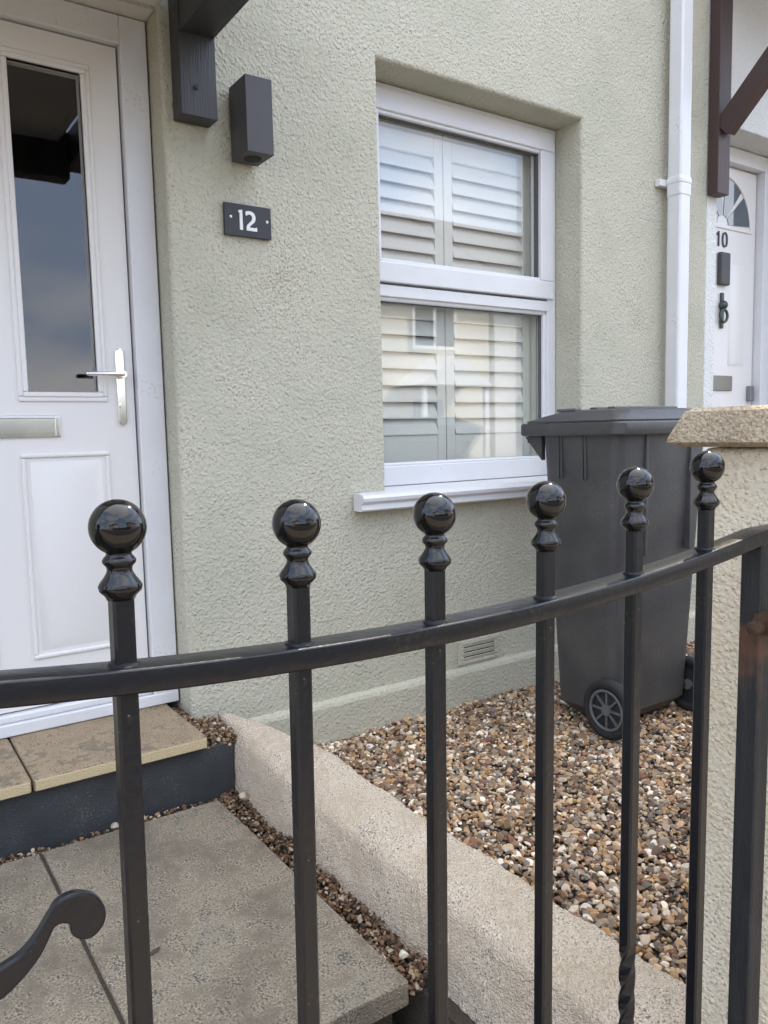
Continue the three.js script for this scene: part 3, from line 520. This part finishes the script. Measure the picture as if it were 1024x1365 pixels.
// ------------------------------------------------------------------ wheelie bin
{
  const b = tag(group('wheelie_bin', null, [2.49, -0.05, 0.48]), 'dark grey wheelie bin standing on the gravel by the window', 'bin');
  const X = (x) => x - 2.49, Z = (z) => z - 0.48, Y = (y) => y + 0.05;
  const rr = (x0, x1, z0, z1, r, y) => { const o = []; for (const [cx, cz, a] of [[x1 - r, z1 - r, 0], [x0 + r, z1 - r, 90], [x0 + r, z0 + r, 180], [x1 - r, z0 + r, 270]]) for (let k = 0; k <= 5; k++) { const t = (a + k * 18) * Math.PI / 180; o.push([X(cx + r * Math.cos(t)), Y(y), Z(cz + r * Math.sin(t))]); } return o.reverse(); };
  const lv = (t) => [lerp(2.265, 2.205, t), lerp(2.70, 2.735, t), lerp(0.335, 0.305, t), lerp(0.622, 0.675, t)];
  const body = [[0, 0.035], [0.04, 0.0], [0.1, 0], [0.25, 0], [0.5, 0], [0.75, 0], [0.9, 0], [1, 0]].map(([t, i]) => { const [a, c, d, e] = lv(t); return rr(a + i, c - i, d + i, e - i, 0.045, lerp(-0.02, 1.06, t)); });
  mesh('body', metric(skin(body, true, false)), M.bin, b);
  const band = (y0, y1, o, r = 0.04) => skin([rr(2.205 - o + 0.004, 2.73 + o - 0.004, 0.215 - o * 0, 0.675 + o, r, y0), rr(2.205 - o, 2.73 + o, 0.208, 0.678 + o, r, y0 + 0.006), rr(2.205 - o, 2.73 + o, 0.208, 0.678 + o, r, y1 - 0.006), rr(2.205 - o + 0.004, 2.73 + o - 0.004, 0.214, 0.674 + o, r, y1)], true, true);
  mesh('rim', metric(band(1.058, 1.106, 0.028)), M.bin, b);
  // gussets under the front lip
  for (const x of [2.225, 2.70]) mesh('gusset', metric(prism([[Z(0.305), Y(1.056)], [Z(0.215), Y(1.056)], [Z(0.305), Y(0.965)]].map(p => [-p[0], p[1]]), 0.02).rotateY(Math.PI / 2).translate(X(x - 0.01), 0, 0)), M.bin, b);
  mesh('front_lip', metric(bx(X(2.225), X(2.70), Y(1.03), Y(1.058), Z(0.215), Z(0.235), 0.006)), M.bin, b);
  // vertical ribs below the rim
  for (const z of [0.40, 0.415, 0.515, 0.53]) for (const x of [2.2065]) mesh('rib', bx(X(x - 0.004), X(x + 0.02), Y(0.90), Y(1.056), Z(z - 0.004), Z(z + 0.004), 0.003), M.bin, b);
  for (const x of [2.36, 2.62]) mesh('rib', bx(X(x - 0.006), X(x + 0.006), Y(0.62), Y(1.056), Z(0.655), Z(0.682), 0.003), M.bin, b);
  // lid
  const lid = [rr(2.18, 2.755, 0.235, 0.70, 0.05, 1.107), rr(2.178, 2.757, 0.232, 0.702, 0.05, 1.112), rr(2.20, 2.735, 0.30, 0.69, 0.05, 1.13), rr(2.215, 2.72, 0.375, 0.675, 0.06, 1.146), rr(2.26, 2.67, 0.42, 0.64, 0.06, 1.152)];
  const lm = mesh('lid', metric(skin(lid, true, true)), M.bin, b);
  for (const x of [2.22, 2.675]) mesh('lid_handle', bx(X(x), X(x + 0.035), Y(1.146), Y(1.158), Z(0.375), Z(0.47), 0.005), M.greyPlastic, lm);
  for (const z of [0.50, 0.58]) mesh('lid_ridge', bx(X(2.28), X(2.65), Y(1.148), Y(1.160), Z(z - 0.018), Z(z + 0.018), 0.006), M.bin, lm);
  // rear handle bar and wheels on the street side
    mesh('axle', new THREE.CylinderGeometry(0.01, 0.01, 0.54, 14).rotateZ(Math.PI / 2).translate(0, Y(0.06), Z(0.612)), M.rubber, b);
  const tyre = lathe([[0.075, -0.020], [0.098, -0.022], [0.108, -0.016], [0.111, 0], [0.108, 0.016], [0.098, 0.022], [0.075, 0.020], [0.075, -0.020]], 40).rotateZ(Math.PI / 2);
  for (const [x, sgn] of [[2.232, -1], [2.715, 1]]) {
    const w = group('wheel', b, [X(x), Y(0.062), Z(0.625)]); mesh('tyre', tyre, M.rubber, w);
    const hub = [new THREE.TorusGeometry(0.072, 0.006, 8, 36).rotateY(Math.PI / 2).translate(sgn * 0.017, 0, 0), new THREE.CylinderGeometry(0.02, 0.02, 0.044, 18).rotateZ(Math.PI / 2)];
    for (let k = 0; k < 8; k++) hub.push(new THREE.BoxGeometry(0.012, 0.058, 0.007).translate(sgn * 0.012, 0.044, 0).rotateX(k * Math.PI / 4));
    mesh('wheel_hub', hub, M.greyPlastic, w); mesh('wheel_disc', new THREE.CylinderGeometry(0.076, 0.076, 0.02, 32).rotateZ(Math.PI / 2), M.rubber, w);
  }
}

// ------------------------------------------------------------------ the gate
{
  const GZ = 2.004, gate = tag(group('garden_gate', null, [0.80, GROUND, GZ]), 'black wrought iron garden gate with ball finials and bowed top rail', 'gate');
  gate.rotation.z = -0.010; gate.position.x -= 0.0113;
  const X = (x) => x - 0.80, Y = (y) => y - GROUND;
  const railY = (x) => 0.010 * (x - 0.80) + (x < 0.795 ? 0.9362 + 0.18 * (x - 0.37) ** 2 : 0.9362 + 0.18 * (0.795 - 0.37) ** 2 + 0.02 * (x - 0.795));
  // bowed rail: a rounded flat bar swept along the curve
  const sect = []; { const hw = 0.0130, hh = 0.0078, r = 0.0022; for (const [cy, cz, a] of [[hh - r, hw - r, 0], [hh - r, -hw + r, 90], [-hh + r, -hw + r, 180], [-hh + r, hw - r, 270]]) for (let k = 0; k <= 4; k++) { const t = (a + k * 22.5) * Math.PI / 180; sect.push([cy + r * Math.sin(t + 0) * (1), cz + r * Math.cos(t)]); } }
  const rings = []; for (let i = 0; i <= 90; i++) { const x = lerp(-0.09, 0.862, i / 90); rings.push(sect.map(([y, z]) => [X(x), Y(railY(x)) + y, z])); }
  const rail = skin(rings, true, true, 0.3); { const p = rail.attributes.position, u = rail.attributes.uv; for (let i = 0; i < p.count; i++) u.setXY(i, p.getX(i), p.getY(i) + p.getZ(i)); }
  const weld = new THREE.SphereGeometry(1, 14, 8); { const p = weld.attributes.position; for (let i = 0; i < p.count; i++) { const k = 1 + 0.25 * pn(p.getX(i) * 3 + 5, p.getZ(i) * 3 + 5, 64, 500); p.setXYZ(i, p.getX(i) * 0.0108 * k, p.getY(i) * 0.0034, p.getZ(i) * 0.0098 * k); } weld.computeVertexNormals(); }
  const M_ironD = M.iron; M_ironD.side = THREE.DoubleSide;
  mesh('top_rail', rail, M_ironD, gate);
  mesh('bottom_rail', bx(X(-0.06), X(0.80), 0.075, 0.087, -0.0125, 0.0125, 0.002), M.iron, gate);
  mesh('middle_rail', bx(X(-0.06), X(0.80), 0.33, 0.342, -0.0125, 0.0125, 0.002), M.iron, gate);
  // square bars with finials; every second one carries a twist
  const bar = (y0, y1, tw) => {
    const a = 0.0064, c = 0.0017, sq = [[a, a - c], [a - c, a], [-a + c, a], [-a, a - c], [-a, -a + c], [-a + c, -a], [a - c, -a], [a, -a + c]], rg = []; const N = tw ? 150 : 1, t0 = 0.48, t1 = 0.775;
    for (let i = 0; i <= N; i++) { const y = lerp(y0, y1, i / N), th = tw ? clamp((t1 - y) / (t1 - t0), 0, 1) * Math.PI * 5 : 0; rg.push(sq.map(([x, z]) => [x * Math.cos(th) - z * Math.sin(th), y, x * Math.sin(th) + z * Math.cos(th)]).reverse()); }
    const g = skin(rg, true, true); const p = g.attributes.position, u = g.attributes.uv; for (let i = 0; i < p.count; i++) u.setXY(i, p.getX(i) + p.getZ(i), p.getY(i)); return g;
  };
  const ballPts = []; for (let k = 0; k <= 20; k++) { const t = Math.PI * (0.145 + 0.855 * k / 20); ballPts.push([Math.max(0.0165 * Math.sin(t), 0), -0.0165 * Math.cos(t)]); }
  const finial = lathe([[0, -0.0425], [0.0082, -0.0425], [0.0092, -0.0402], [0.0122, -0.0372], [0.0127, -0.0345], [0.0117, -0.0325], [0.0092, -0.0292], [0.0076, -0.0265], [0.0072, -0.0245], [0.0078, -0.0228], [0.0096, -0.0208], [0.0098, -0.0192], [0.0088, -0.0176], [0.0076, -0.0163], ...ballPts], 40);
  const xs = [-0.103, 0.0122, 0.1278, 0.2455, 0.3625, 0.4809, 0.5963, 0.7071];
  xs.slice(1).forEach((x, i) => {
    const ry = Y(railY(x)), bl = mesh('bar', bar(0.08, ry + 0.0495, i % 2 === 1), M.iron, gate); bl.position.x = X(x);
    const wd = mesh('weld_bead', weld, M.iron, bl); wd.position.y = ry + 0.0076; wd.rotation.y = i * 1.3;
    const f = mesh('finial', finial, M.ironBall, bl); f.position.y = ry + 0.090;
  });
  // hanging stile with a rusty hinge, closing stile
  const stileX = 0.803, hs = 0.0125;
  const sg = bx(X(stileX - hs), X(stileX + hs), 0.05, Y(railY(0.81)) - 0.004, -hs, hs, 0.003); { const p = sg.attributes.position, u = sg.attributes.uv; for (let i = 0; i < p.count; i++) u.setXY(i, 4 * (p.getX(i) + p.getZ(i)) + 0.5, p.getY(i) / 1.2); }
  const rustMap = texture(512, (u, v) => { const y = v * 1.2 + GROUND, n = fbm(u, v, 16, 4, 400), g = pn(u * 8, v * 90, 90, 404), near = Math.exp(-(((y - 0.86) / 0.035) ** 2)) + 0.55 * Math.exp(-(((y - 0.80) / 0.05) ** 2)); let c = mix3([26, 28, 33], [44, 44, 44], 0.4 + n); return mix3(c, mix3([126, 74, 44], [92, 60, 42], 0.5 + n), 0.7 * smooth(0.8 * near + 0.9 * n + 0.3 * g, 0.45, 1.05)); }, true);
  mesh('stile', sg, std({ map: rustMap, roughness: 0.55, bumpMap: paintBump, bumpScale: 0.001 }), gate);
  mesh('stile', bx(X(-0.085), X(-0.06), 0.05, Y(railY(-0.07)) - 0.004, -hs, hs, 0.003), M.iron, gate);
  const hg = new THREE.CapsuleGeometry(0.0075, 0.04, 6, 14).rotateZ(Math.PI / 2).translate(X(stileX - 0.006), Y(0.874), 0.013), nut = new THREE.CylinderGeometry(0.014, 0.0145, 0.02, 7).rotateX(Math.PI / 2).translate(X(stileX - 0.004), Y(0.877), 0.016);
  mesh('hinge', [hg, nut, bx(X(stileX + 0.012), X(0.884), Y(0.868), Y(0.88), 0.004, 0.018, 0.003)], M.rust, gate);
  mesh('hinge', [bx(X(stileX + 0.012), X(0.884), 0.2, 0.212, 0.004, 0.018, 0.003)], M.rust, gate);
  // curled latch lever, a flat bar with a round end
  const sc = [[0.051, 0.7973], [0.058, 0.7997], [0.064, 0.8039], [0.0703, 0.8108], [0.0756, 0.8182], [0.0807, 0.8244], [0.0882, 0.8265], [0.0955, 0.8248], [0.1028, 0.8198], [0.1074, 0.8111], [0.1072, 0.8034], [0.1028, 0.7974], [0.0975, 0.7953], [0.0914, 0.7973], [0.0879, 0.8012], [0.0873, 0.8055], [0.0868, 0.8078], [0.0835, 0.81], [0.0792, 0.8098], [0.0759, 0.8046], [0.0706, 0.7958], [0.0643, 0.789], [0.0569, 0.7828], [0.0498, 0.7785], [0.02, 0.769], [-0.02, 0.766], [-0.06, 0.772], [-0.06, 0.79], [-0.02, 0.784], [0.02, 0.7865]];
  const cv = new THREE.CatmullRomCurve3(sc.map(p => new THREE.Vector3(X(p[0] + 0.003), Y(p[1] - 0.0105), 0)), true, 'centripetal').getPoints(140);
  mesh('latch_lever', prism(cv.map(p => [p.x, p.y]), 0.007, 0.0015).translate(0, 0, -0.0075), M.iron, gate);
}

// ------------------------------------------------------------------ across the road: what the panes and the glossy paint mirror
function farHouse(x, w, mat, lab, porchX) {
  const z0 = 13, h = tag(group('far_house', null, [x, GROUND, z0]), lab, 'house', 'houses across the road');
  mesh('wall', bx(-w / 2, w / 2, 0, 5.2, 0, 8), mat, h);
  mesh('roof', metric(prism([[-0.4, 5.1], [-0.4, 5.25], [4, 7.8], [8.4, 5.25], [8.4, 5.1]].map(p => [-p[0], p[1]]), w + 0.1).rotateY(Math.PI / 2).translate(-w / 2 - 0.05, 0, 0)), M.roofTile, h);
  for (const [wx, wy, ww, wh] of [[-w * 0.28, 0.9, 1.5, 1.3], [-w * 0.28, 3.3, 1.4, 1.1], [w * 0.25, 3.3, 1.4, 1.1]]) {
    const f = mesh('window', [bx(wx - ww / 2, wx + ww / 2, wy, wy + 0.08, -0.06, 0.04), bx(wx - ww / 2, wx + ww / 2, wy + wh - 0.08, wy + wh, -0.06, 0.04), bx(wx - ww / 2, wx - ww / 2 + 0.08, wy + 0.08, wy + wh - 0.08, -0.06, 0.04), bx(wx + ww / 2 - 0.08, wx + ww / 2, wy + 0.08, wy + wh - 0.08, -0.06, 0.04), bx(wx - 0.04, wx + 0.04, wy + 0.08, wy + wh - 0.08, -0.055, 0.04)], M.white, h);
    mesh('pane', bx(wx - ww / 2 + 0.07, wx + ww / 2 - 0.07, wy + 0.07, wy + wh - 0.07, -0.02, -0.01), phy({ color: lin(0.03, 0.035, 0.04), roughness: 0.05 }), f);
  }
  const px = w * 0.22;
  mesh('door', bx(px - 0.45, px + 0.45, 0, 2.05, -0.05, 0.02), std({ color: lin(0.12, 0.16, 0.2), roughness: 0.5 }), h);
  mesh('porch_gable', [prism([[px - 1.1, 2.35], [px + 1.1, 2.35], [px, 3.05]], 1.2).translate(0, 0, -1.2)], M.white, h);
  for (const s of [-1, 1]) mesh('porch_post', bx(px + s * 0.95 - 0.05, px + s * 0.95 + 0.05, 0, 2.35, -1.15, -1.05), M.white, h);
}
farHouse(-8.6, 7.4, M.whiteHouse, 'white rendered house across the road with gabled porch');
farHouse(10.6, 7.4, M.creamHouse, 'cream rendered house across the road with gabled porch');
farHouse(18.2, 7.4, M.whiteHouse, 'white rendered house beyond the cream one across the road');
// hedge in the far front gardens
{
  const leaf = new THREE.PlaneGeometry(0.09, 0.05), n = 30000, im = new THREE.InstancedMesh(leaf, phy({ color: 0xffffff, roughness: 0.8, side: THREE.DoubleSide }), n), m4 = new THREE.Matrix4(), q = new THREE.Quaternion(), col = new THREE.Color();
  for (let i = 0; i < n; i++) { const x = R(-6, 8), f = rnd(), y = f < 0.85 ? R(0, 1.8) : 1.8 + R(-0.1, 0.1), z = R(12.02, 12.6); q.setFromEuler(new THREE.Euler(R(0, 6), R(0, 6), R(0, 6))); m4.compose(new THREE.Vector3(x, GROUND + y, z), q, new THREE.Vector3(1, 1, 1).multiplyScalar(R(0.7, 1.5))); im.setMatrixAt(i, m4); col.setRGB(R(0.05, 0.1), R(0.08, 0.14), R(0.02, 0.05)); im.setColorAt(i, col); }
  im.name = 'hedge_leaves'; im.castShadow = im.receiveShadow = true;
  const h = tag(group('hedge'), 'clipped green hedge along the far pavement across the road', 'hedge'); im.userData.kind = 'stuff'; h.add(im);
  for (let i = 0; i < 24; i++) { const x = -5.8 + i * 0.59; mesh('stem', new THREE.CylinderGeometry(0.012, 0.03, 1.5, 7).translate(x, GROUND + 0.75, 12.3), std({ color: lin(0.16, 0.12, 0.08), roughness: 1 }), h); }
}
renderer.render(scene, camera);
